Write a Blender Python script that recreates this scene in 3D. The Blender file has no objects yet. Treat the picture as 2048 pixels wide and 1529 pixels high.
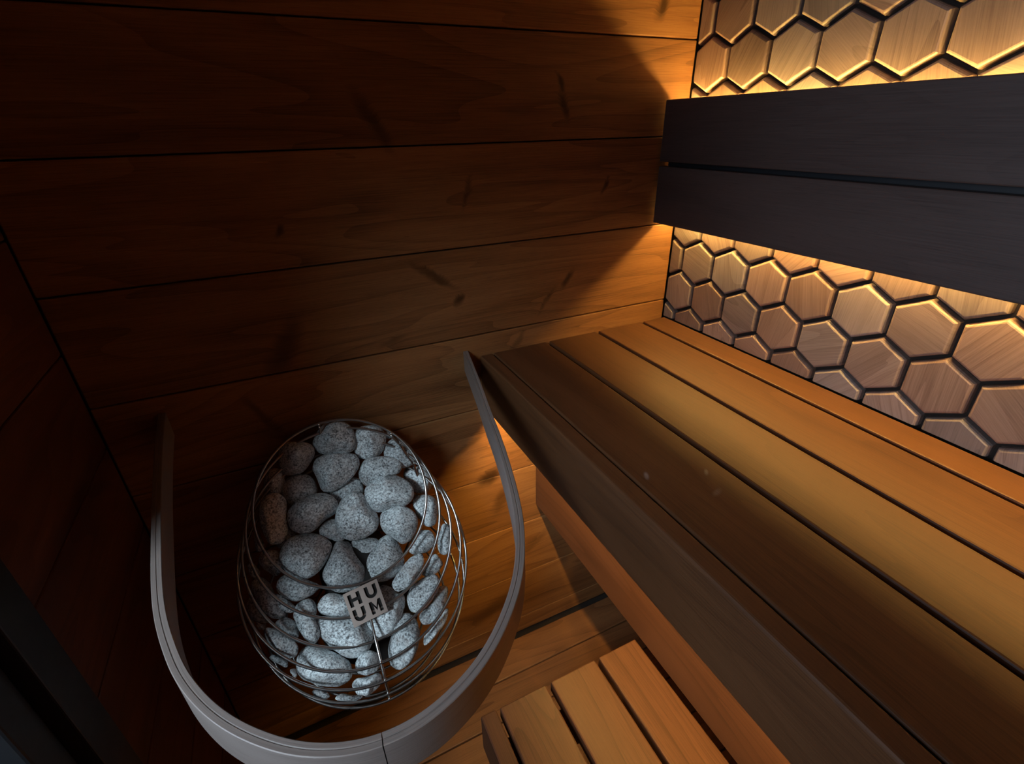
import bpy, bmesh, math, random
from mathutils import Vector, Matrix
WARM = (1.0, .61, .155); LED_BACK_W = 124.0; LED_SEAT_W = 190.0; DOOR_W = 2.5; SKY_W = 2.2; FRONT_ROD = -.02; PLATE_A = -.03
random.seed(7)
S = bpy.context.scene
COL = S.collection

# ------------------------------------------------------------------ camera
cam = bpy.data.cameras.new('camera'); cam_o = bpy.data.objects.new('camera', cam); COL.objects.link(cam_o)
cam.sensor_width = 36.0; cam.lens = 983.74 / 2048 * 36; cam.clip_start = 0.02
rx = Vector((0.90212771, -0.43100471, -0.02001362)); ry = Vector((-0.21530919, -0.40949312, -0.88654235)); rz = Vector((0.37390848, 0.80408353, -0.46221436))
cam_o.matrix_world = Matrix(((rx.x, -ry.x, -rz.x, -0.86932), (rx.y, -ry.y, -rz.y, -0.93156), (rx.z, -ry.z, -rz.z, 0.44548), (0, 0, 0, 1)))
S.camera = cam_o

# ------------------------------------------------------------------ world, daylight through the glass door, added beam on the stones, exposure
S.view_settings.view_transform = 'Standard'; S.view_settings.look = 'None'; S.view_settings.gamma = 1.0
S.view_settings.use_curve_mapping = False; S.view_settings.exposure = 0.0
S.cycles.use_denoising = True; S.cycles.max_bounces = 8; S.cycles.diffuse_bounces = 5; S.cycles.glossy_bounces = 4
S.cycles.sample_clamp_indirect = 4.0
W = bpy.data.worlds.new('world'); S.world = W; W.use_nodes = True
W.node_tree.nodes['Background'].inputs[0].default_value = (0.5, 0.62, 0.8, 1); W.node_tree.nodes['Background'].inputs[1].default_value = 0.05

def area(name, loc, target, sx, sy, power, colr, spread):
    l = bpy.data.lights.new(name, 'AREA'); l.shape = 'RECTANGLE'; l.size = sx; l.size_y = sy; l.energy = power; l.color = colr; l.spread = math.radians(spread)
    o = bpy.data.objects.new(name, l); COL.objects.link(o); o.location = loc
    o.rotation_euler = (Vector(target) - Vector(loc)).to_track_quat('-Z', 'Y').to_euler()
    return o
area('added_stone_beam', (-1.95, -1.17, 0.97), (-0.87, -0.30, -0.24), 0.40, 0.42, DOOR_W, (0.82, 0.93, 1.0), 42)  # added narrow lamp outside the door, aimed to brighten the stones
area('daylight_beyond_door', (-1.80, -0.95, 0.50), (-0.05, -0.75, 0.22), 0.8, 1.0, SKY_W, (0.74, 0.84, 1.0), 58)

# ------------------------------------------------------------------ materials
def nt(name):
    m = bpy.data.materials.new(name); m.use_nodes = True; t = m.node_tree
    return m, t, t.nodes['Principled BSDF']
def N(t, k, **kw):
    n = t.nodes.new(k)
    for a, b in kw.items(): setattr(n, a, b)
    return n
def math_(t, op, a, b=None, c=None):
    n = N(t, 'ShaderNodeMath', operation=op)
    for i, v in enumerate((a, b, c)):
        if v is None: continue
        if isinstance(v, (int, float)): n.inputs[i].default_value = v
        else: t.links.new(v, n.inputs[i])
    return n.outputs[0]
def ramp(t, fac, stops):
    n = N(t, 'ShaderNodeValToRGB'); e = n.color_ramp.elements
    while len(e) < len(stops): e.new(0.5)
    for i, (p, c) in enumerate(stops): e[i].position = p; e[i].color = (*c, 1)
    t.links.new(fac, n.inputs[0]); return n.outputs[0]
def mixc(t, fac, a, b, mode='MIX'):
    n = N(t, 'ShaderNodeMix', data_type='RGBA', blend_type=mode)
    for s, v in ((0, fac), (6, a), (7, b)):
        if isinstance(v, (int, float)): n.inputs[s].default_value = v
        elif isinstance(v, tuple): n.inputs[s].default_value = (*v, 1)
        else: t.links.new(v, n.inputs[s])
    return n.outputs[2]

def wood(name, dark, mid, light, rough=0.5, vary=0.16, figure=1.0, knots=(), bump=0.06, hue=0.0, spec=0.35, marks=()):
    """Grain runs along u of the 'grain' UV map (in metres); 'rnd' differs from board to board."""
    m, t, b = nt(name); L = t.links
    uv = N(t, 'ShaderNodeUVMap', uv_map='grain').outputs[0]
    rn = N(t, 'ShaderNodeAttribute', attribute_name='rnd').outputs['Fac']
    sep = N(t, 'ShaderNodeSeparateXYZ'); L.new(uv, sep.inputs[0]); u, v = sep.outputs[0], sep.outputs[1]
    kn = None
    if knots:
        oc = N(t, 'ShaderNodeTexCoord').outputs['Object']
        wn = N(t, 'ShaderNodeTexNoise'); wn.inputs['Scale'].default_value = 26; L.new(oc, wn.inputs['Vector'])
        ws = N(t, 'ShaderNodeVectorMath', operation='SCALE'); ws.inputs['Scale'].default_value = 0.022; L.new(wn.outputs['Color'], ws.inputs[0])
        wa = N(t, 'ShaderNodeVectorMath', operation='ADD'); L.new(oc, wa.inputs[0]); L.new(ws.outputs[0], wa.inputs[1])
        for (x, z, ang, a_, b_, st) in knots:
            mp = N(t, 'ShaderNodeMapping', vector_type='TEXTURE')
            mp.inputs['Location'].default_value = (x + .011, 0, z + .011); mp.inputs['Rotation'].default_value = (0, math.radians(-ang), 0)
            mp.inputs['Scale'].default_value = (a_, 50, b_); L.new(wa.outputs[0], mp.inputs[0])
            ln = N(t, 'ShaderNodeVectorMath', operation='LENGTH'); L.new(mp.outputs[0], ln.inputs[0])
            mr = N(t, 'ShaderNodeMapRange', interpolation_type='SMOOTHSTEP')
            mr.inputs[1].default_value = 0.25; mr.inputs[2].default_value = 1.35; mr.inputs[3].default_value = st; mr.inputs[4].default_value = 0
            L.new(ln.outputs['Value'], mr.inputs[0])
            kn = mr.outputs[0] if kn is None else math_(t, 'MAXIMUM', kn, mr.outputs[0])
    uo = math_(t, 'MULTIPLY_ADD', rn, 37.0, u); vo = math_(t, 'MULTIPLY_ADD', rn, 11.0, v)
    if kn is not None: vo = math_(t, 'MULTIPLY_ADD', kn, 0.012, vo)
    def coord(su, sv):
        c = N(t, 'ShaderNodeCombineXYZ'); L.new(math_(t, 'MULTIPLY', uo, su), c.inputs[0]); L.new(math_(t, 'MULTIPLY', vo, sv), c.inputs[1]); return c.outputs[0]
    def noise(su, sv, det, dist=0.0):
        n = N(t, 'ShaderNodeTexNoise'); n.inputs['Scale'].default_value = 1; n.inputs['Detail'].default_value = det
        n.inputs['Distortion'].default_value = dist; L.new(coord(su, sv), n.inputs['Vector']); return n.outputs['Fac']
    broad = noise(1.4, 10.0, 3, 0.5)                       # slow colour drift
    rings = math_(t, 'FRACT', math_(t, 'MULTIPLY', noise(0.9, 8.0, 1.5, 0.6), 13.0))
    rings = math_(t, 'SUBTRACT', 1.0, math_(t, 'POWER', rings, 2.5))   # cathedral figure with a sharp late-wood edge
    fine = noise(9.0, 520.0, 4)                            # fibre
    pores = noise(28.0, 900.0, 2)
    g = math_(t, 'ADD', math_(t, 'MULTIPLY', broad, 0.55), math_(t, 'MULTIPLY', fine, 0.38))
    g = math_(t, 'MULTIPLY_ADD', rings, 0.20 * figure, g)
    g = math_(t, 'SUBTRACT', g, 0.10 * figure)
    col = ramp(t, g, [(0.28, dark), (0.50, mid), (0.74, light)])
    pr = N(t, 'ShaderNodeMapRange'); pr.inputs[1].default_value = 0.60; pr.inputs[2].default_value = 0.72; pr.inputs[3].default_value = 0; pr.inputs[4].default_value = 0.35; L.new(pores, pr.inputs[0])
    col = mixc(t, pr.outputs[0], col, tuple(c * 0.45 for c in dark))
    hs = N(t, 'ShaderNodeHueSaturation'); L.new(col, hs.inputs['Color'])
    L.new(math_(t, 'MULTIPLY_ADD', rn, 2 * vary, 1 - vary), hs.inputs['Value'])
    r2 = math_(t, 'FRACT', math_(t, 'MULTIPLY', rn, 17.31))
    L.new(math_(t, 'MULTIPLY_ADD', r2, hue, 1.0 - hue / 2), hs.inputs['Saturation'])
    col = hs.outputs[0]
    if kn is not None: col = mixc(t, kn, col, tuple(c * 0.30 for c in dark))
    for (x, y, ang, a_, b_, st) in marks:                   # chalky smudges
        mp = N(t, 'ShaderNodeMapping', vector_type='TEXTURE'); mp.inputs['Location'].default_value = (x, y, 0)
        mp.inputs['Rotation'].default_value = (0, 0, math.radians(ang)); mp.inputs['Scale'].default_value = (a_, b_, 1)
        L.new(N(t, 'ShaderNodeTexCoord').outputs['Object'], mp.inputs[0])
        ln = N(t, 'ShaderNodeVectorMath', operation='LENGTH'); L.new(mp.outputs[0], ln.inputs[0])
        mr = N(t, 'ShaderNodeMapRange', interpolation_type='SMOOTHSTEP'); mr.inputs[1].default_value = .2; mr.inputs[2].default_value = 1; mr.inputs[3].default_value = st; mr.inputs[4].default_value = 0
        L.new(ln.outputs['Value'], mr.inputs[0])
        col = mixc(t, math_(t, 'MULTIPLY', mr.outputs[0], fine), col, (.42, .38, .35))
    L.new(col, b.inputs['Base Color'])
    L.new(math_(t, 'MULTIPLY_ADD', fine, 0.18, rough - 0.09), b.inputs['Roughness'])
    b.inputs['Specular IOR Level'].default_value = spec
    bp = N(t, 'ShaderNodeBump'); bp.inputs['Strength'].default_value = bump * 4; bp.inputs['Distance'].default_value = 0.0006
    L.new(math_(t, 'ADD', fine, math_(t, 'MULTIPLY', broad, 0.5)), bp.inputs['Height']); L.new(bp.outputs[0], b.inputs['Normal'])
    return m

KNOTS = [  # x, z, tilt, half length, half width, strength: dark knots and resin smears in the back wall boards
    (-0.100, 0.640, 60, .026, .014, .85), (-0.322, 0.513, -62, .020, .006, .8), (-0.312, 0.478, -70, .030, .009, .75),
    (-0.680, 0.455, -60, .055, .014, .65), (-0.520, 0.335, 72, .030, .007, .6), (-0.207, 0.328, 62, .020, .006, .7), (-0.860, 0.298, 55, .013, .006, .7),
    (-0.600, 0.185, -34, .052, .009, .7), (-0.552, 0.128, 52, .016, .009, .75), (-0.293, 0.135, 52, .024, .008, .8), (-0.345, 0.095, 50, .040, .007, .5),
    (-0.420, 0.010, 50, .030, .008, .45), (-0.895, 0.090, 58, .062, .022, .6), (-0.700, 0.065, 18, .03, .010, .4),
    (-0.960, -0.040, -62, .06, .010, .55), (-0.890, -0.105, -20, .09, .016, .45),
    (-0.505, -0.345, 20, .036, .022, .9), (-0.470, -0.430, 62, .050, .022, .6), (-0.56, -0.235, 28, .045, .010, .45), (-0.39, -0.64, 35, .09, .018, .4), (-0.5, -0.83, 20, .12, .03, .5)]
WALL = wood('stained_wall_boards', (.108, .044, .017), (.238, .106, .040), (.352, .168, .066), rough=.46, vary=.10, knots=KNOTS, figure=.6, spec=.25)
MARKS = [(-.464, -.506, 60, .012, .005, .6), (-.383, -.538, 50, .010, .004, .5), (-.402, -.577, 20, .014, .006, .25)]
SEAT = wood('oiled_bench_boards', (.052, .0202, .009), (.099, .040, .016), (.132, .056, .0235), rough=.50, vary=.08, figure=.35, spec=.25, marks=MARKS)
STEP = wood('lower_step_boards', (.038, .0148, .0078), (.080, .0315, .016), (.114, .047, .023), rough=.48, vary=.12, figure=.7, spec=.3)
DARKB = wood('dark_backrest_boards', (.052, .034, .030), (.078, .053, .046), (.104, .072, .063), rough=.45, vary=.05, figure=.3, spec=.35)  # greyer, less red wood tone than the seat boards
HEX = wood('hexagon_tile_wood', (.165, .108, .085), (.29, .205, .165), (.39, .285, .235), rough=.44, vary=.27, figure=.55, hue=.7, spec=.4)
GUARD = wood('bent_rail_wood', (.125, .100, .090), (.205, .170, .157), (.27, .228, .212), rough=.38, vary=.05, figure=.25, spec=.5)
FLOOR = wood('floor_boards', (.075, .028, .011), (.17, .070, .027), (.25, .110, .042), rough=.45, vary=.12, figure=.7)
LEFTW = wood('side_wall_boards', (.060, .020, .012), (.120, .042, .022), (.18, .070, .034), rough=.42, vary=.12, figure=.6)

def plain(name, colr, rough=.5, metal=0.0):
    m, t, b = nt(name); b.inputs['Base Color'].default_value = (*colr, 1); b.inputs['Roughness'].default_value = rough; b.inputs['Metallic'].default_value = metal
    n = N(t, 'ShaderNodeTexNoise'); n.inputs['Scale'].default_value = 60; n.inputs['Detail'].default_value = 4
    t.links.new(N(t, 'ShaderNodeTexCoord').outputs['Object'], n.inputs['Vector'])
    t.links.new(math_(t, 'MULTIPLY_ADD', n.outputs['Fac'], .16, rough - .08), b.inputs['Roughness'])
    return m
GAP = plain('dark_backing', (.018, .010, .006), .9)
STEEL = plain('stainless_wire', (.40, .385, .37), .30, 1.0)
PLATE = plain('brushed_steel_plate', (.42, .34, .30), .5, .55)
BLACK = plain('black_powder_coat', (.014, .015, .018), .5)
PAN = plain('sooty_steel_and_shade', (.03, .028, .027), .7, .4)
ALU = plain('aluminium_channel', (.5, .5, .5), .4, 1.0)

def stone_mat():
    m, t, b = nt('speckled_grey_stone'); L = t.links
    oc = N(t, 'ShaderNodeTexCoord').outputs['Object']; rn = N(t, 'ShaderNodeObjectInfo').outputs['Random']
    off = N(t, 'ShaderNodeVectorMath', operation='ADD'); L.new(oc, off.inputs[0])
    cx = N(t, 'ShaderNodeCombineXYZ'); L.new(math_(t, 'MULTIPLY', rn, 9.0), cx.inputs[0]); L.new(cx.outputs[0], off.inputs[1])
    def noise(sc, det, ro=.6):
        n = N(t, 'ShaderNodeTexNoise'); n.inputs['Scale'].default_value = sc; n.inputs['Detail'].default_value = det; n.inputs['Roughness'].default_value = ro
        L.new(off.outputs[0], n.inputs['Vector']); return n.outputs['Fac']
    a = noise(330, 3.0); c = noise(150, 3.0); d = noise(22, 3)
    g = math_(t, 'ADD', math_(t, 'MULTIPLY', a, .62), math_(t, 'MULTIPLY', c, .30)); g = math_(t, 'MULTIPLY_ADD', d, .14, g)
    col = ramp(t, g, [(.40, (.07, .072, .077)), (.485, (.30, .33, .345)), (.56, (.58, .63, .65)), (.68, (.82, .89, .90))])
    warm = N(t, 'ShaderNodeMapRange'); warm.inputs[1].default_value = .52; warm.inputs[2].default_value = .68; warm.inputs[3].default_value = 0; warm.inputs[4].default_value = .35; L.new(noise(38, 2), warm.inputs[0])
    col = mixc(t, warm.outputs[0], col, (.34, .29, .27))
    hs = N(t, 'ShaderNodeHueSaturation'); L.new(col, hs.inputs['Color']); L.new(math_(t, 'MULTIPLY_ADD', rn, .35, .82), hs.inputs['Value'])
    L.new(hs.outputs[0], b.inputs['Base Color']); b.inputs['Roughness'].default_value = .72; b.inputs['Specular IOR Level'].default_value = .3
    bp = N(t, 'ShaderNodeBump'); bp.inputs['Strength'].default_value = .55; bp.inputs['Distance'].default_value = .0012; L.new(g, bp.inputs['Height']); L.new(bp.outputs[0], b.inputs['Normal'])
    return m
STONE = stone_mat()

def emit_mat(name, colr, st):
    m, t, b = nt(name); b.inputs['Base Color'].default_value = (.8, .8, .8, 1)
    b.inputs['Emission Color'].default_value = (*colr, 1); b.inputs['Emission Strength'].default_value = st; return m
LED_BACK = emit_mat('warm_led_backrest', WARM, LED_BACK_W)
LED_SEAT = emit_mat('warm_led_under_seat', WARM, LED_SEAT_W)

def glass_mat():
    m, t, b = nt('door_glass'); t.nodes.remove(b); o = t.nodes['Material Output']
    tr = N(t, 'ShaderNodeBsdfTransparent'); tr.inputs[0].default_value = (.9, .93, .95, 1); gl = N(t, 'ShaderNodeBsdfGlossy'); gl.inputs['Roughness'].default_value = .03
    fr = N(t, 'ShaderNodeLayerWeight'); mx = N(t, 'ShaderNodeMixShader'); t.links.new(math_(t, 'MULTIPLY_ADD', math_(t, 'POWER', fr.outputs['Facing'], 5.0), .6, .03), mx.inputs[0]); t.links.new(tr.outputs[0], mx.inputs[1]); t.links.new(gl.outputs[0], mx.inputs[2]); t.links.new(mx.outputs[0], o.inputs[0])
    return m
GLASS = glass_mat()

# ------------------------------------------------------------------ mesh helpers
def new_bm():
    bm = bmesh.new(); bm.verts.layers.float.new('rnd'); bm.loops.layers.uv.new('grain'); return bm
def board(bm, lo, hi, axis, bev=0.002, seg=2):
    """A bevelled board from corner lo to corner hi with its grain along axis."""
    t = bmesh.new(); bmesh.ops.create_cube(t, size=1)
    for v in t.verts:
        v.co = Vector([(lo[i] + hi[i]) / 2 + v.co[i] * (hi[i] - lo[i]) for i in range(3)])
    if bev: bmesh.ops.bevel(t, geom=list(t.edges), offset=bev, segments=seg, profile=.5, affect='EDGES')
    add(bm, t, axis)
def add(bm, t, axis, rot=0.0, uvc=None):
    rl = bm.verts.layers.float['rnd']; ul = bm.loops.layers.uv['grain']; r = random.random()
    vm = {}
    for v in t.verts:
        n = bm.verts.new(v.co); n[rl] = r; vm[v] = n
    o1, o2 = [i for i in range(3) if i != axis]
    t.normal_update()
    for f in t.faces:
        try: nf = bm.faces.new([vm[v] for v in f.verts])
        except ValueError: continue
        nf.smooth = f.smooth
        nn = f.normal; k = o2 if abs(nn[o1]) > abs(nn[o2]) else o1
        for lp, sl in zip(nf.loops, f.loops):
            c = sl.vert.co
            if uvc: lp[ul].uv = uvc(c)
            elif abs(nn[axis]) > .8: lp[ul].uv = (c[o1] * .25, c[o2] * .3)      # end grain
            else: lp[ul].uv = (c[axis], c[k] + (.37 if k == o2 else 0))
    t.free()
def link(name, bm, mat, parent=None, smooth=False):
    bmesh.ops.recalc_face_normals(bm, faces=list(bm.faces))
    me = bpy.data.meshes.new(name); bm.to_mesh(me); bm.free()
    for m in (mat if isinstance(mat, (list, tuple)) else [mat]): me.materials.append(m)
    if smooth:
        for p in me.polygons: p.use_smooth = True
    o = bpy.data.objects.new(name, me); COL.objects.link(o)
    if parent: o.parent = parent; o.matrix_parent_inverse = Matrix.Translation(-parent.location)
    return o
def tag(o, label=None, cat=None, group=None, kind=None):
    if label: o['label'] = label
    if cat: o['category'] = cat
    if group: o['group'] = group
    if kind: o['kind'] = kind
    return o
def thing(name, loc, label, cat, group=None):
    o = bpy.data.objects.new(name, None); COL.objects.link(o); o.location = loc; o.empty_display_size = .05
    return tag(o, label, cat, group)
def one(name, lo, hi, axis, mat, parent=None, bev=.002, seg=2):
    bm = new_bm(); board(bm, lo, hi, axis, bev, seg); return link(name, bm, mat, parent)
def tube(bm, pts, r, n=10, closed=False):
    """Round wire through pts."""
    rings = []; m = len(pts); P = [Vector(p) for p in pts]
    up0 = None
    for i, p in enumerate(P):
        d = (P[(i + 1) % m] - P[i - 1]) if closed else (P[min(i + 1, m - 1)] - P[max(i - 1, 0)])
        d.normalize()
        a = d.orthogonal() if up0 is None else (up0 - d * up0.dot(d))
        a.normalize(); up0 = a; b = d.cross(a)
        rings.append([bm.verts.new(p + (a * math.cos(2 * math.pi * k / n) + b * math.sin(2 * math.pi * k / n)) * r) for k in range(n)])
    for i in range(m if closed else m - 1):
        A, B = rings[i], rings[(i + 1) % m]; sh = 0
        if closed and i == m - 1: sh = min(range(n), key=lambda s: (A[0].co - B[s].co).length)
        for k in range(n):
            f = bm.faces.new((A[k], A[(k + 1) % n], B[(k + 1 + sh) % n], B[(k + sh) % n])); f.smooth = True
    if not closed:
        bm.faces.new(rings[0][::-1]); bm.faces.new(rings[-1])

# ------------------------------------------------------------------ the room: x runs along the heater wall, y out of it, z up; z = 0 is the seat, the floor lies one metre lower
XL, YF, ZF, ZC = -1.205, -1.75, -1.0, 1.15
# heater wall
bm = new_bm()
seams = [ZF + .004, -.930, -.738, -.541, -.350, -.141, .044, .233, .418, .594, .782, .968, ZC]
for a, b in zip(seams, seams[1:]):
    board(bm, (XL + .001, 0.0, a + .0011), (-.0015, .018, b - .0011), 0, .0022, 2)
wall = link('wall_back', bm, WALL); tag(wall, kind='structure')
bk = one('wall_back_core', (XL - .14, .0185, ZF - .1), (.12, .09, ZC + .1), 0, GAP, bev=0); tag(bk, kind='structure')
# door-side wall: horizontal boards, cut by the door opening
bm = new_bm(); DY0, DY1, DZ1 = -.372, -1.30, .98
s2 = [ZF + .004, -.905, -.730, -.556, -.381, -.206, -.031, .143, .318, .493, .668, .843, DZ1, ZC]
for a, b in zip(s2, s2[1:]):
    segs = [(0, DY0), (DY1, YF)] if b <= DZ1 + .001 else [(0, YF)]
    for y0, y1 in segs:
        board(bm, (XL - .018, y1 + .001, a + .0011), (XL, y0 - .001, b - .0011), 1, .0022, 2)
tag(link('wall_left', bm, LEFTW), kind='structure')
bm = new_bm(); board(bm, (XL - .12, DY0, ZF - .1), (XL - .0185, .018, ZC + .1), 1, 0); board(bm, (XL - .12, YF - .1, ZF - .1), (XL - .0185, DY1, ZC + .1), 1, 0)
board(bm, (XL - .12, DY1, DZ1), (XL - .0185, DY0, ZC + .1), 1, 0)
tag(link('wall_left_core', bm, GAP), kind='structure')
# glass door with its black frame
d = thing('door_1', (XL, -.83, ZF), 'black framed glass door in the side wall beyond the heater', 'door'); d['kind'] = 'structure'
bm = new_bm()
board(bm, (XL - .11, DY0 - .055, ZF), (XL + .012, DY0, DZ1), 2, .002); board(bm, (XL - .11, DY1, ZF), (XL + .012, DY1 + .055, DZ1), 2, .002)
board(bm, (XL - .11, DY1, DZ1 - .055), (XL + .012, DY0, DZ1), 1, .002)
link('door_frame', bm, BLACK, d)
bm = new_bm(); q0, q1 = DY0 - .058, DY1 + .058
board(bm, (XL - .06, q0 - .045, ZF + .01), (XL - .004, q0, DZ1 - .058), 2, .003); board(bm, (XL - .06, q1, ZF + .01), (XL - .004, q1 + .07, DZ1 - .058), 2, .003)
board(bm, (XL - .06, q1, ZF + .01), (XL - .004, q0, ZF + .09), 1, .003); board(bm, (XL - .06, q1, DZ1 - .13), (XL - .004, q0, DZ1 - .058), 1, .003)
leaf = link('door_leaf', bm, BLACK, d)
one('pane', (XL - .036, q1 + .06, ZF + .08), (XL - .030, q0 - .035, DZ1 - .12), 1, GLASS, leaf, bev=0)
# hexagon tiled wall behind the seat
bm = new_bm()
HW, Z0, DZ, DOWN, UP = .0945, .0225, .0787, -.0385, .0245
for n in range(0, 15):
    zn = Z0 + DZ * n; zc = zn - .0270
    for k in range(-1, 19):
        yc = (DOWN - HW / 2 if n % 2 == 0 else DOWN) - HW * k
        if yc - HW / 2 > -.004 or yc + HW / 2 < YF: continue
        out = [(0, .0515), (HW / 2, .0270), (HW / 2, -.0270), (0, -.0515), (-HW / 2, -.0270), (-HW / 2, .0270)]
        t = bmesh.new(); gap = .0033
        def ring(x, ins):
            return [t.verts.new((x, yc + p * (1 - (gap + ins) / (HW / 2)), zc + q * (1 - (gap + ins) / .0480))) for p, q in out]
        r = random.uniform(-.0006, .0006)
        rs = [ring(.016, 0), ring(.0062 + r, 0), ring(.0026 + r, .0013), ring(.0007 + r, .0031), ring(0 + r, .0052)]
        for A, B in zip(rs, rs[1:]):
            for i in range(6): t.faces.new((A[i], A[(i + 1) % 6], B[(i + 1) % 6], B[i]))
        t.faces.new(rs[-1])
        for co, no in (((0, -.0035, 0), (0, 1, 0)), ((0, YF, 0), (0, -1, 0)), ((0, 0, .0015), (0, 0, -1)), ((0, 0, ZC - .002), (0, 0, 1))):
            g = list(t.verts) + list(t.edges) + list(t.faces)
            if g:
                rr = bmesh.ops.bisect_plane(t, geom=g, plane_co=co, plane_no=no, clear_outer=True)
                ed = [e for e in rr['geom_cut'] if isinstance(e, bmesh.types.BMEdge)]
                if ed: bmesh.ops.holes_fill(t, edges=ed, sides=0)
        if not t.faces: t.free(); continue
        an = math.radians(random.choice((80, 62, 100, 118, 75, 95, 40, 130, 20, 155, 88))); ca, sa = math.cos(an), math.sin(an)
        add(bm, t, 2, uvc=lambda c, ca=ca, sa=sa, yc=yc, zc=zc: ((c.y - yc) * ca + (c.z - zc) * sa, -(c.y - yc) * sa + (c.z - zc) * ca))
hexw = link('wall_right', bm, HEX); tag(hexw, kind='structure')
tag(one('wall_right_core', (.0165, YF - .1, ZF - .1), (.09, .018, ZC + .1), 1, GAP, bev=0), kind='structure')
bm = new_bm()
for a, b in zip([-.996, -.80, -.61, -.42, -.23], [-.80, -.61, -.42, -.23, -.035]):
    board(bm, (.0, YF, a + .001), (.0162, -.002, b - .001), 1, .002)
tag(link('wall_right_lower', bm, LEFTW), kind='structure')
# front wall behind the viewer, floor and ceiling
bm = new_bm()
for a, b in zip(seams, seams[1:]): board(bm, (XL, YF - .018, a + .0011), (0, YF, b - .0011), 0, .002, 1)
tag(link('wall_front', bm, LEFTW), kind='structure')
bm = new_bm(); y = -.014; k = 0
while y > YF:
    w = .104
    board(bm, (XL + .004, max(y - w + .003, YF), ZF - .02), (-.003, y, ZF), 0, .003, 2); y -= w
tag(link('floor', bm, FLOOR), kind='structure')
tag(one('floor_core', (XL - .12, YF - .1, ZF - .12), (.09, .08, ZF - .024), 0, GAP, bev=0), kind='structure')
bm = new_bm(); x = 0.0
while x > XL: board(bm, (max(x - .095, XL), YF, ZC), (x - .002, 0, ZC + .018), 1, .002, 1); x -= .095
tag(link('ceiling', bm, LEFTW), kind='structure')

# ------------------------------------------------------------------ backrest and its lights
YE = -1.72
br = thing('backrest', (-.056, -.86, .24), 'dark two board backrest standing off the hexagon tiled wall', 'backrest')
one('back_board', (-.071, YE, .3695), (-.049, -.006, .487), 1, DARKB, br, .0022)
one('back_board', (-.071, YE, .2405), (-.049, -.006, .3605), 1, DARKB, br, .0022)
one('gap_light_stop', (-.0485, YE, .345), (-.0420, -.010, .385), 1, BLACK, br, 0)  # added black strip, keeps the strip glow out of the board gap
for yy in (-.22, -.95, -1.55):
    one('wall_bracket', (-.042, yy - .02, .33), (.004, yy + .02, .40), 2, BLACK, br, .001)
def led(name, lo, hi, face, mat, label, group, cat='light'):
    """LED strip: an aluminium channel carrying a glowing diffuser on its open side."""
    r = thing(name, tuple((lo[i] + hi[i]) / 2 for i in range(3)), label, cat, group)
    lo2, hi2 = list(lo), list(hi)
    if face > 0: lo2[2] = hi[2] - .002; c_lo, c_hi = lo, (hi[0], hi[1], hi[2] - .0025)
    else: hi2[2] = lo[2] + .002; c_lo, c_hi = (lo[0], lo[1], lo[2] + .0025), hi
    one('channel', c_lo, c_hi, 1, ALU, r, 0); one('diffuser', lo2, hi2, 1, mat, r, 0)
    return r
led('led_strip', (-.0190, YE + .02, .445), (-.0055, -.004, .456), 1, LED_BACK, 'warm light strip hidden behind the top edge of the dark backrest', 'light strips')
led('led_strip', (-.0190, YE + .02, .2715), (-.0055, -.004, .2825), -1, LED_BACK, 'warm light strip hidden behind the bottom edge of the dark backrest', 'light strips')

# ------------------------------------------------------------------ upper bench
b = thing('bench', (-.26, -.86, ZF), 'long upper bench of wide brown boards along the hexagon tiled wall', 'bench')
YB = -.010
for x0, x1 in ((-.4845, -.3525), (-.3435, -.2160), (-.2070, -.0810), (-.0720, -.0035)):
    one('seat_board', (x0, YE, -.028), (x1, YB, 0), 1, SEAT, b, .003)
one('front_board', (-.5170, YE, -.128), (-.4872, YB, 0), 1, SEAT, b, .0045, 3)
for yy in (-.30, -.85, -1.40):
    one('seat_bearer', (-.487, yy - .022, -.10), (-.01, yy + .022, -.0285), 0, SEAT, b, .001)
one('lower_rail', (-.374, YE, -.483), (-.346, -.003, -.345), 1, STEP, b, .003)
for yy in (-.85, -1.60):
    one('leg', (-.345, yy - .022, ZF), (-.300, yy + .022, -.10), 2, SEAT, b, .002)
seat_led = led('led_strip', (-.4868, YE + .02, -.150), (-.4775, -.014, -.138), -1, LED_SEAT, 'warm light strip hidden behind the front board of the upper bench', 'light strips')
one('channel_lip', (-.4888, YE + .02, -.1585), (-.4872, -.014, -.136), 1, ALU, seat_led, 0)
# ------------------------------------------------------------------ lower step bench
s = thing('step_bench', (-.54, -.95, ZF), 'low step bench of narrow brown boards in front of the upper bench', 'bench')
YS, YSE, ZS = -.441, -1.55, -.500
for x0, x1 in ((-.4645, -.3745), (-.5745, -.4740), (-.6815, -.5850)):
    one('seat_board', (x0, YSE, ZS - .028), (x1, YS, ZS), 1, STEP, s, .003)
one('front_board', (-.7190, YSE, ZS - .10), (-.6885, YS + .001, ZS), 1, STEP, s, .003)
for yy in (-.50, -1.00, -1.48):
    one('seat_bearer', (-.688, yy - .02, ZS - .09), (-.378, yy + .02, ZS - .0285), 0, STEP, s, .001)
for xx in (-.665, -.40):
    for yy in (-.545, -1.435):
        one('leg', (xx - .02, yy - .02, ZF), (xx + .02, yy + .02, ZS - .030), 2, STEP, s, .002)

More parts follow.
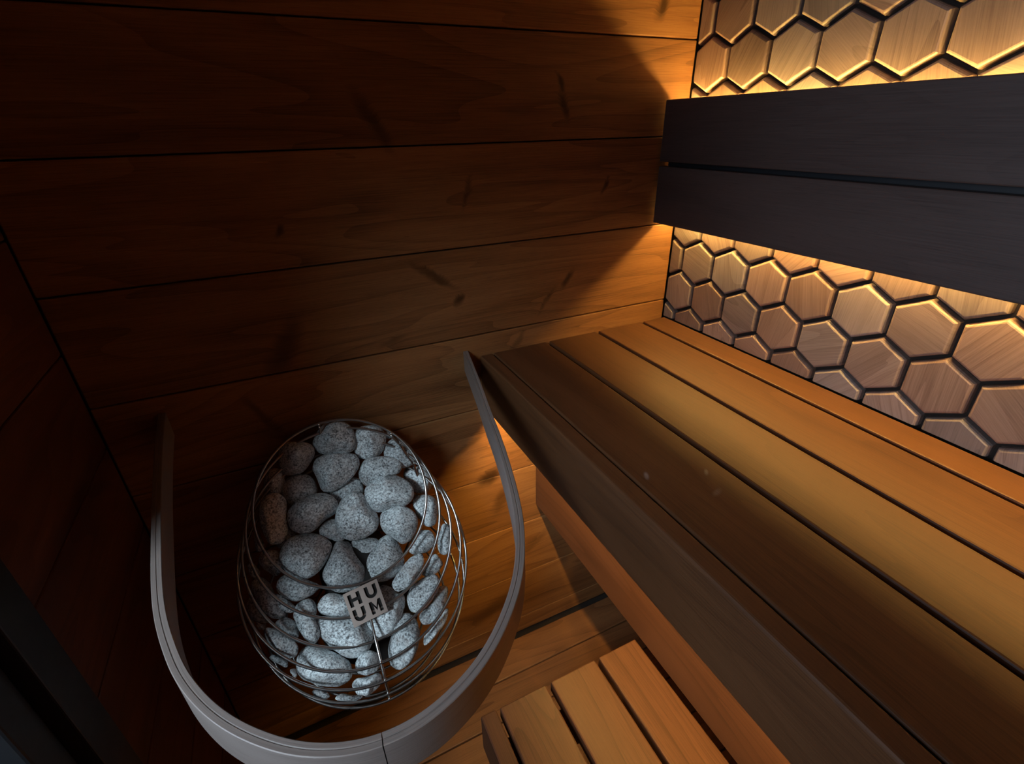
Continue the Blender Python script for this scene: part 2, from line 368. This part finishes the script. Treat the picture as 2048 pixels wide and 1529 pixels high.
# ------------------------------------------------------------------ bent wooden guard rail round the heater
CURVE = [(-1.1165, -.002), (-1.1085, -.10), (-1.0955, -.228), (-1.080, -.354), (-1.070, -.428), (-1.0605, -.478), (-1.048, -.521), (-1.033, -.561), (-1.009, -.603), (-.980, -.638), (-.945, -.668), (-.910, -.686), (-.878, -.6935),
         (-.845, -.693), (-.812, -.684), (-.776, -.666), (-.742, -.638), (-.710, -.602), (-.685, -.561), (-.660, -.505), (-.633, -.415), (-.612, -.330), (-.596, -.255), (-.574, -.160), (-.556, -.075), (-.5405, -.002)]
def spline(P, m):
    out = []
    for i in range(len(P) - 1):
        p0, p1, p2, p3 = (Vector(P[max(0, min(len(P) - 1, j))]) for j in (i - 1, i, i + 1, i + 2))
        for q in range(m):
            t = q / m
            out.append(.5 * ((2 * p1) + (p2 - p0) * t + (2 * p0 - 5 * p1 + 4 * p2 - p3) * t * t + (3 * p1 - p0 - 3 * p2 + p3) * t ** 3))
    out.append(Vector(P[-1])); return out
path = spline(CURVE, 8)
for _ in range(12): path = [path[0]] + [(path[i - 1] + path[i] * 2 + path[i + 1]) / 4 for i in range(1, len(path) - 1)] + [path[-1]]
g = thing('guard_rail', (-.85, -.35, -.035), 'bent wooden guard rail curving from the wall round the stone heater', 'rail')
def band(pts, a, b_, z0, z1, bev=.0012):
    """One ply of the bent rail: section a..b_ metres inwards from the outer curve."""
    bm = new_bm(); ul = bm.loops.layers.uv['grain']; rl = bm.verts.layers.float['rnd']; secs = []; acc = 0; us = []
    r = random.random()
    for i, p in enumerate(pts):
        d = (pts[min(i + 1, len(pts) - 1)] - pts[max(i - 1, 0)]).normalized(); n = Vector((-d.y, d.x))
        if i: acc += (pts[i] - pts[i - 1]).length
        us.append(acc); sec = []
        for (o, z) in ((a + bev, z1), (b_ - bev, z1), (b_, z1 - bev), (b_, z0 + bev), (b_ - bev, z0), (a + bev, z0), (a, z0 + bev), (a, z1 - bev)):
            q = p + n * o; v = bm.verts.new((q.x, q.y, z)); v[rl] = r; sec.append(v)
        secs.append(sec)
    pv = [0, b_ - a, b_ - a + bev, b_ - a + z1 - z0, .1, .1 + b_ - a, .13, .13 + z1 - z0, .18]
    for i in range(len(secs) - 1):
        for k in range(8):
            f = bm.faces.new((secs[i][k], secs[i][(k + 1) % 8], secs[i + 1][(k + 1) % 8], secs[i + 1][k])); f.smooth = False
            for lp, (uu, vv) in zip(f.loops, ((us[i], pv[k]), (us[i], pv[k + 1]), (us[i + 1], pv[k + 1]), (us[i + 1], pv[k]))): lp[ul].uv = (uu, vv)
    bm.faces.new(secs[0]); bm.faces.new(secs[-1][::-1]); return bm
mid = min(range(len(path)), key=lambda i: (path[i] - Vector((-.879, -.6935))).length)
GZ0, GZ1 = -.035, .013
for half in (path[:mid], path[mid:]):
    hp = [p.copy() for p in half]
    if half[0] is not path[0]: hp[0] = hp[0].lerp(hp[1], .10)
    else: hp.append(path[mid].lerp(path[mid - 1], .12))
    inner = band(hp, .00558, .0110, GZ0, GZ1, .0007); outer = band(hp, 0, .00552, GZ0, GZ1, .0007)
    me = bpy.data.meshes.new('tmp'); inner.to_mesh(me); inner.free(); outer.from_mesh(me); bpy.data.meshes.remove(me)
    link('bent_strip', outer, GUARD, g)

# ------------------------------------------------------------------ stone heater: a basket of tilted wire hoops hung on the wall
HX = -.856
HOOPS = [(51.2, .1533, -.146, -.1704), (49, .1718, -.1627, -.2014), (46.2, .1858, -.1786, -.2346), (43.4, .1981, -.194, -.2548), (40.6, .2035, -.2045, -.279), (38, .1955, -.202, -.334), (36, .1838, -.1987, -.3772),
         (33, .155, -.188, -.418), (30, .112, -.172, -.452)]
def hoop_pt(h, ph, out=0.0):
    a, r, y, z = h; a = math.radians(a); r += out
    return Vector((HX + r * math.sin(ph), y - r * math.cos(ph) * math.cos(a), z - r * math.cos(ph) * math.sin(a)))
ht = thing('sauna_heater', (HX, -.19, -.47), 'wall hung sauna heater of steel wire hoops filled with grey stones', 'heater')
WR = .0026
for h in HOOPS:
    bm = bmesh.new(); tube(bm, [hoop_pt(h, 2 * math.pi * i / 96) for i in range(96)], WR, 10, True)
    link('wire_hoop', bm, STEEL, ht)
for ph, first in ((FRONT_ROD, 1), (2.29, 0), (-3.06, 0)):
    bm = bmesh.new(); pts = []
    P = [hoop_pt(h, ph, -WR * 1.9) for h in HOOPS[first:]]
    for i in range(len(P) - 1):
        for q in range(4): pts.append(P[i].lerp(P[i + 1], q / 4))
    pts.append(P[-1]); tube(bm, pts, WR * .95, 8)
    for h in HOOPS[first:]:                                   # weld beads
        t = bmesh.new(); bmesh.ops.create_icosphere(t, subdivisions=1, radius=.0036); c = hoop_pt(h, ph, -WR * .8)
        vm = {v: bm.verts.new(v.co + c) for v in t.verts}
        for f in t.faces: bm.faces.new([vm[v] for v in f.verts]).smooth = True
        t.free()
    link('upright_rod', bm, STEEL, ht)
# heating core hidden under the stones, base pan and wall bracket
bm = bmesh.new(); bmesh.ops.create_uvsphere(bm, u_segments=32, v_segments=20, radius=1)
for v in bm.verts: v.co = Vector((HX, -.155, -.335)) + Matrix.Rotation(math.radians(-40), 3, 'X') @ Vector((v.co.x * .075, v.co.y * .07, v.co.z * .07))
link('heating_core', bm, PAN, ht, True)
bm = bmesh.new(); bmesh.ops.create_cone(bm, cap_ends=True, segments=40, radius1=.085, radius2=.10, depth=.03)
for v in bm.verts: v.co = Vector((HX, -.168, -.455)) + Matrix.Rotation(math.radians(30), 3, 'X') @ v.co
link('base_pan', bm, PAN, ht)
one('wall_bracket', (HX - .06, -.075, -.44), (HX + .06, -.0005, -.36), 0, PAN, ht, .002)

# nameplate with cut-out letters, welded between the two top hoops
def plate():
    tl, tr = hoop_pt(HOOPS[0], PLATE_A - .20, .003), hoop_pt(HOOPS[0], PLATE_A + .20, .003)
    xa = (tr - tl); w = xa.length; xa.normalize()
    lo = hoop_pt(HOOPS[1], PLATE_A, .008) - (tl + tr) / 2; dn = (lo - xa * lo.dot(xa)); dn.normalize(); nz = xa.cross(-dn)
    H = w * .98; T = .0022
    cu = bpy.data.curves.new('plate', 'CURVE'); cu.dimensions = '2D'; cu.fill_mode = 'BOTH'; cu.extrude = T / 2
    def poly(p):
        sp = cu.splines.new('POLY'); sp.points.add(len(p) - 1); sp.use_cyclic_u = True
        for q, (x, y) in zip(sp.points, p): q.co = (x * w, y * H, 0, 1)
    poly([(0, 0), (1, 0), (1, 1), (0, 1)])
    def Hh(x, y, W_, h, t): return [(x, y), (x + t, y), (x + t, y + h / 2 - t / 2), (x + W_ - t, y + h / 2 - t / 2), (x + W_ - t, y), (x + W_, y), (x + W_, y + h), (x + W_ - t, y + h), (x + W_ - t, y + h / 2 + t / 2), (x + t, y + h / 2 + t / 2), (x + t, y + h), (x, y + h)]
    def Uu(x, y, W_, h, t):
        r = W_ / 2; o = [(x, y + h)] + [(x + r - r * math.cos(math.pi * i / 10), y + r - r * math.sin(math.pi * i / 10)) for i in range(11)] + [(x + W_, y + h), (x + W_ - t, y + h)]
        r2 = r - t
        return o + [(x + r + r2 * math.cos(math.pi * i / 10), y + r - r2 * math.sin(math.pi * i / 10)) for i in range(11)] + [(x + t, y + h)]
    def Mm(x, y, W_, h, t): return [(x, y), (x + t, y), (x + t, y + h * .62), (x + W_ / 2, y + h * .18), (x + W_ - t, y + h * .62), (x + W_ - t, y), (x + W_, y), (x + W_, y + h), (x + W_ - t * .8, y + h), (x + W_ / 2, y + h * .45), (x + t * .8, y + h), (x, y + h)]
    poly(Hh(.09, .54, .34, .37, .10)); poly(Uu(.57, .54, .34, .37, .10)); poly(Uu(.09, .09, .34, .37, .10)); poly(Mm(.57, .09, .34, .37, .10))
    o = bpy.data.objects.new('tmp', cu); me = bpy.data.meshes.new_from_object(o); bpy.data.objects.remove(o); bpy.data.curves.remove(cu)
    rot = math.radians(-7.5); xr = xa * math.cos(rot) - dn * math.sin(rot) * -1; dr = dn * math.cos(rot) - xa * math.sin(rot)
    ctr = (tl + tr) / 2 + dn * (H * .56) + nz * .0045; xa, dn = xr, dr; org = ctr - xa * w / 2 + dn * H / 2
    M = Matrix(((xa.x, -dn.x, nz.x, org.x), (xa.y, -dn.y, nz.y, org.y), (xa.z, -dn.z, nz.z, org.z), (0, 0, 0, 1)))
    me.transform(M); me.name = 'nameplate'; me.materials.clear(); me.materials.append(PLATE)
    p = bpy.data.objects.new('nameplate', me); COL.objects.link(p); p.parent = ht; p.matrix_parent_inverse = Matrix.Translation(-ht.location)
    bb = bmesh.new(); q = .06
    bb.faces.new([bb.verts.new(org + xa * (w * a) - dn * (H * b2) - nz * z) for a, b2, z in ((q, q, .0028), (1 - q, q, .0028), (1 - q, 1 - q, .0028), (q, 1 - q, .0028))])
    bmesh.ops.solidify(bb, geom=list(bb.faces), thickness=.0008)
    link('letter_shade_sheet', bb, PAN, p)  # dark sheet added to stand for the shade inside the letters
    p['label'] = 'square steel plate with the cut out letters HUUM'
plate()

# ------------------------------------------------------------------ the stones, each its own shape: centre, facing axis, half depth, outline radii (mm) round that axis
ROCKS=[
([-0.8455,-0.0471,-0.0957],[0.023,0.853,-0.522],0.0368,[38,39,38,36,37,37,36,38,43,41,36,32,33,37,43,42]),
([-0.8592,-0.0844,-0.1428],[0.01,0.821,-0.57],0.0395,[48,50,39,34,34,38,44,42,37,39,46,42,36,34,34,39]),
([-0.9225,-0.0598,-0.1077],[-0.051,0.843,-0.535],0.0336,[36,38,34,31,32,36,33,29,29,33,39,35,32,30,29,31]),
([-0.9678,-0.063,-0.1468],[-0.093,0.823,-0.561],0.0231,[18,21,25,28,26,21,19,18,19,22,27,25,24,23,20,19]),
([-0.9299,-0.0755,-0.1699],[-0.057,0.811,-0.583],0.0313,[32,32,32,30,29,31,30,31,31,33,33,29,29,29,32,34]),
([-0.9796,-0.1238,-0.1825],[-0.107,0.785,-0.61],0.0309,[21,27,40,47,46,37,27,23,23,26,34,46,47,37,25,20]),
([-0.9159,-0.1271,-0.1909],[-0.045,0.783,-0.62],0.0372,[49,46,41,36,32,32,36,42,43,45,42,38,32,29,32,44]),
([-0.8456,-0.0932,-0.1924],[0.023,0.796,-0.605],0.0215,[32,34,31,28,21,19,21,28,37,33,28,22,22,24,27,32]),
([-0.8855,-0.1469,-0.2325],[-0.016,0.757,-0.654],0.0215,[27,23,22,21,22,23,25,28,27,22,19,19,21,26,27,27]),
([-0.9692,-0.1263,-0.2291],[-0.095,0.763,-0.639],0.0174,[18,18,19,23,19,14,13,14,17,21,24,18,17,16,16,19]),
([-0.7839,-0.0534,-0.1176],[0.082,0.839,-0.538],0.0327,[35,36,37,35,34,36,35,32,31,34,37,37,34,35,34,33]),
([-0.7313,-0.0751,-0.1509],[0.131,0.814,-0.566],0.0299,[30,27,27,30,33,35,33,32,31,29,29,28,30,33,36,35]),
([-0.7417,-0.0463,-0.118],[0.121,0.837,-0.533],0.0075,[9,9,7,7,7,9,9,8,8,9,8,8,8,7,8,10]),
([-0.7791,-0.0967,-0.1587],[0.087,0.807,-0.584],0.0279,[49,40,30,26,26,29,34,36,40,43,43,23,20,21,26,42]),
([-0.7722,-0.1325,-0.1952],[0.094,0.777,-0.623],0.0388,[49,44,40,38,37,38,41,48,46,43,44,37,31,35,44,50]),
([-0.8424,-0.1461,-0.2182],[0.026,0.764,-0.645],0.0421,[38,36,39,48,50,45,41,38,39,39,43,44,43,44,47,44]),
([-0.7674,-0.1731,-0.243],[0.099,0.737,-0.669],0.0348,[36,35,34,34,35,37,41,40,35,32,28,31,41,40,37,36]),
([-0.7018,-0.0961,-0.2128],[0.156,0.776,-0.611],0.0281,[27,27,27,30,27,29,38,35,24,22,23,29,31,34,33,30]),
([-0.707,-0.1514,-0.2502],[0.153,0.738,-0.658],0.027,[23,26,29,30,31,34,34,27,22,21,23,30,35,36,27,23]),
([-0.6891,-0.2044,-0.2948],[0.171,0.69,-0.703],0.016,[13,15,22,32,33,19,15,13,14,17,22,29,30,20,15,14]),
([-0.8834,-0.1939,-0.2882],[-0.014,0.709,-0.705],0.0423,[34,34,39,51,54,41,35,36,40,40,42,43,44,47,46,38]),
([-0.8086,-0.2003,-0.2952],[0.058,0.701,-0.71],0.0377,[35,36,40,49,42,33,34,35,37,39,42,41,39,38,38,37]),
([-0.838,-0.1702,-0.2778],[0.03,0.725,-0.688],0.0174,[33,26,21,19,19,23,30,27,22,20,22,24,27,21,20,23]),
([-0.7749,-0.2404,-0.3082],[0.092,0.673,-0.734],0.019,[24,36,44,30,21,17,16,18,24,39,40,29,22,18,18,19]),
([-0.7321,-0.1909,-0.2943],[0.13,0.702,-0.701],0.0232,[26,27,28,26,26,22,21,20,23,31,28,22,21,22,22,25]),
([-0.7251,-0.2256,-0.3302],[0.136,0.667,-0.733],0.0175,[22,21,22,25,19,14,13,14,17,26,25,18,16,16,16,17]),
([-0.7567,-0.2594,-0.3533],[0.107,0.64,-0.761],0.0259,[30,40,41,31,26,24,26,27,31,34,39,35,27,23,22,24]),
([-0.7403,-0.2748,-0.3811],[0.121,0.618,-0.777],0.0205,[21,30,45,37,14,10,10,11,16,39,42,32,22,18,17,19]),
([-0.7504,-0.3066,-0.4004],[0.112,0.59,-0.799],0.0132,[15,24,43,15,10,8,8,10,15,26,38,19,12,10,9,11]),
([-0.8126,-0.3028,-0.408],[0.053,0.592,-0.804],0.0327,[30,34,43,51,48,34,27,26,29,33,43,47,40,34,30,28]),
([-0.8312,-0.254,-0.3677],[0.036,0.64,-0.768],0.0352,[39,44,37,44,49,36,31,31,36,41,41,48,42,36,34,34]),
([-0.9436,-0.1682,-0.2494],[-0.072,0.738,-0.671],0.0453,[50,45,41,39,40,44,44,44,41,40,41,43,42,40,40,44]),
([-0.9997,-0.1559,-0.252],[-0.124,0.738,-0.664],0.0242,[19,20,21,21,23,27,24,21,17,17,18,22,27,25,22,20]),
([-1.0136,-0.1321,-0.219],[-0.137,0.762,-0.633],0.0114,[7,7,9,13,20,10,8,6,6,7,11,16,17,12,11,8]),
([-0.969,-0.2013,-0.2867],[-0.096,0.703,-0.705],0.0263,[25,20,19,21,25,32,35,33,27,23,22,23,24,26,33,42]),
([-0.9937,-0.2102,-0.3066],[-0.119,0.687,-0.717],0.0116,[9,8,8,10,16,27,21,12,10,9,9,11,16,22,22,13]),
([-0.9622,-0.2406,-0.3327],[-0.089,0.661,-0.745],0.0265,[14,20,30,37,36,34,29,21,19,19,22,31,43,35,17,13]),
([-0.908,-0.2409,-0.324],[-0.037,0.667,-0.744],0.0254,[31,23,19,19,22,29,33,36,32,23,20,18,20,26,36,38]),
([-0.9063,-0.2647,-0.3768],[-0.035,0.63,-0.776],0.0437,[42,36,33,32,36,47,67,46,34,31,30,35,42,50,52,49]),
([-0.8812,-0.3153,-0.4081],[-0.011,0.585,-0.811],0.0242,[21,22,21,22,20,21,21,22,22,23,20,19,18,20,22,24]),
([-1.0196,-0.1923,-0.2962],[-0.142,0.699,-0.701],0.0241,[14,15,20,29,41,43,24,17,16,17,19,25,39,51,21,15]),
([-1.0413,-0.1929,-0.3182],[-0.16,0.686,-0.71],0.0171,[8,8,10,17,29,23,17,13,12,13,13,17,22,31,15,9]),
([-1.0315,-0.1554,-0.2574],[-0.153,0.732,-0.663],0.0118,[7,7,8,11,16,15,10,8,7,8,10,12,14,15,12,8]),
([-0.9948,-0.2336,-0.3403],[-0.119,0.659,-0.742],0.0163,[14,13,13,15,19,22,25,17,12,11,11,13,19,27,20,15]),
([-1.0089,-0.2565,-0.3457],[-0.133,0.643,-0.754],0.0213,[15,12,12,14,25,41,27,17,14,13,14,18,27,35,30,21]),
([-0.9545,-0.2892,-0.4051],[-0.08,0.601,-0.795],0.0405,[36,29,27,29,37,51,50,45,37,29,27,29,34,46,55,48]),
([-0.8901,-0.3318,-0.4394],[-0.019,0.561,-0.828],0.0229,[28,26,15,13,13,15,24,28,23,22,18,18,17,17,20,24]),
([-0.9272,-0.3123,-0.4819],[-0.052,0.555,-0.831],0.0114,[8,6,5,5,6,10,19,25,11,7,6,6,6,8,16,30]),
([-1.0007,-0.2866,-0.3916],[-0.123,0.606,-0.786],0.0078,[5,6,6,6,7,9,7,5,4,4,5,7,9,8,5,5]),
([-1.0212,-0.2608,-0.3788],[-0.142,0.625,-0.768],0.0114,[6,6,6,7,9,16,17,9,6,5,5,6,8,20,17,9]),
([-1.0378,-0.2195,-0.3288],[-0.158,0.668,-0.727],0.0074,[6,4,4,4,6,11,7,5,5,5,5,5,6,11,7,6]),
([-0.9708,-0.2911,-0.4708],[-0.09,0.571,-0.816],0.0128,[9,8,8,9,10,12,18,13,10,9,7,7,9,13,17,13]),
]
LABELS = [
 'topmost grey stone, rounded, tucked under the wall end of the top hoop',
 'tapering grey stone pointing down, directly below the topmost stone',
 'blunt square grey stone nearest the door side of the heater top',
 'small dull stone wedged behind the blunt square stone on the door side',
 'grey stone half hidden between the blunt square stone and a bean shaped one',
 'long upright oval stone against the top hoop on the door side',
 'large bean shaped grey stone above the big round stone',
 'shaded stone mostly hidden under the point of the tapering stone',
 'small round stone peeping out above the big round stone and beside the pear shaped one',
 'shaded stone almost hidden behind the long upright oval stone',
 'rounded stone beside the topmost stone, on its bench side',
 'speckled stone just inside the top hoop on the wall and bench side',
 'tiny stone tip under the weld of the top hoop near the wall',
 'kidney shaped grey stone half covered by the broad oval stone',
 'broad oval speckled stone lying over the kidney shaped stone',
 'bright pear shaped stone in the middle of the pile, half lit and half shaded',
 'knuckle shaped stone below the broad oval stone, touching the top hoop on the bench side',
 'brownish round stone outside the top hoop, beside the kidney shaped stone',
 'barrel shaped stone between the top two hoops on the bench side',
 'dark narrow stone at the bench edge, behind the third hoop',
 'tall egg shaped stone with a brown shaded flank directly above the nameplate',
 'triangular stone with a brown patch, above the nameplate corner on the bench side',
 'shaded stone sunk between the pear shaped and the triangular stone',
 'slim bright finger shaped stone between the top two hoops beside the nameplate',
 'brown shaded stone under the knuckle shaped stone, behind the second hoop',
 'brown shaded stone outside the second hoop beyond the slim finger shaped stone',
 'oval stone with a bluish tip below the slim finger shaped stone',
 'long brown stone along the bench edge, under the oval stone with the bluish tip',
 'dark stone lowest along the bench edge of the basket',
 'long upright stone on the bench side of the front rod, crossed by the fourth hoop',
 'brownish stone behind the front rod, under the bench side of the nameplate',
 'big round grey stone at the front edge of the top hoop',
 'dark stone on the door side behind the top hoop, beside the big round stone',
 'pale stone sliver between the top two hoops below the long upright oval stone',
 'grey oval stone directly under the big round stone, between the top two hoops',
 'small stone crossed by the second hoop under the grey oval stone',
 'long curved stone crossed by the second hoop, slanting down to the third hoop',
 'grey stone touching the door side edge of the nameplate',
 'largest stone of the pile, coarsely speckled, below the nameplate and above the third hoop',
 'bright round stone on the door side of the front rod, crossed by the fourth hoop',
 'big shaded stone on the door side, between the second and third hoops',
 'shaded stone at the door edge, below the big shaded stone there',
 'small dark stone at the door edge beside the second hoop',
 'dark triangular stone behind the third hoop, beside the long curved stone',
 'shaded two humped stone between the third and fourth hoops on the door side',
 'wide flat stone at the front bottom, crossed by the fourth hoop',
 'low shaded stone beside the wide flat stone, near the foot of the front rod',
 'lowest thin dark stone, just above the bottom hoops in the middle',
 'tiny dark stone against the door side end of the wide flat stone',
 'dark stone low on the door side under the two humped stone',
 'small brown stone deep behind the hoops at the door edge',
 'dark low stone behind the bottom hoops under the wide flat stone',
]
def stone(c, d, dep, rad, label):
    c, d = Vector(c), Vector(d).normalized(); rt = d.cross(Vector((0, 0, 1))).normalized(); up = rt.cross(d)
    rad = [r / 1000 for r in rad]; n = len(rad)
    bm = bmesh.new(); bmesh.ops.create_icosphere(bm, subdivisions=4, radius=1)
    rng = random.Random(round(c.x * 1e4) + round(c.z * 1e4) * 7)
    facets = []
    for _ in range(8):                                     # a few worn flats, mostly on the visible half
        f = Vector((rng.uniform(-1, 1), rng.uniform(-1, 1), rng.choice((-1, -1, -1, 1)) * rng.uniform(.45, 1.1))).normalized(); facets.append((f, rng.uniform(.68, .88)))
    ph = [rng.uniform(0, 6.28) for _ in range(4)]
    for v in bm.verts:
        p = v.co.copy()
        for f, lim in facets:
            e = p.dot(f)
            if e > lim: p -= f * (e - lim) * .88
        a = (math.atan2(p.y, p.x) / (2 * math.pi)) % 1 * n; i = int(a); w = a - i; w = w * w * (3 - 2 * w) * .5 + w * .5
        r = rad[i % n] * (1 - w) + rad[(i + 1) % n] * w
        s = math.hypot(p.x, p.y); k = max(s, 1e-6); s2 = min(1, s) ** .88 if s < 1 else s
        r = r * (1 - (1 - s2) * .0)
        m = sum(rad) / n; rr = m + (r - m) * min(1, s2 ** .8)
        lump = 1 + .035 * math.sin(3 * p.x + ph[0]) * math.sin(3.5 * p.y + ph[1]) + .02 * math.sin(6 * p.z + ph[2])
        v.co = rt * (p.x / k * s2 * rr) + up * (p.y / k * s2 * rr) + d * (p.z * dep * lump)
    for _ in range(1): bmesh.ops.smooth_vert(bm, verts=list(bm.verts), factor=.5, use_axis_x=True, use_axis_y=True, use_axis_z=True)
    o = link('heater_stone', bm, STONE, None, True); o.location = c
    return tag(o, label, 'stone', 'stones in the sauna heater')
for (c, d, dep, rad), lab in zip(ROCKS, LABELS): stone(c, d, dep, rad, lab)
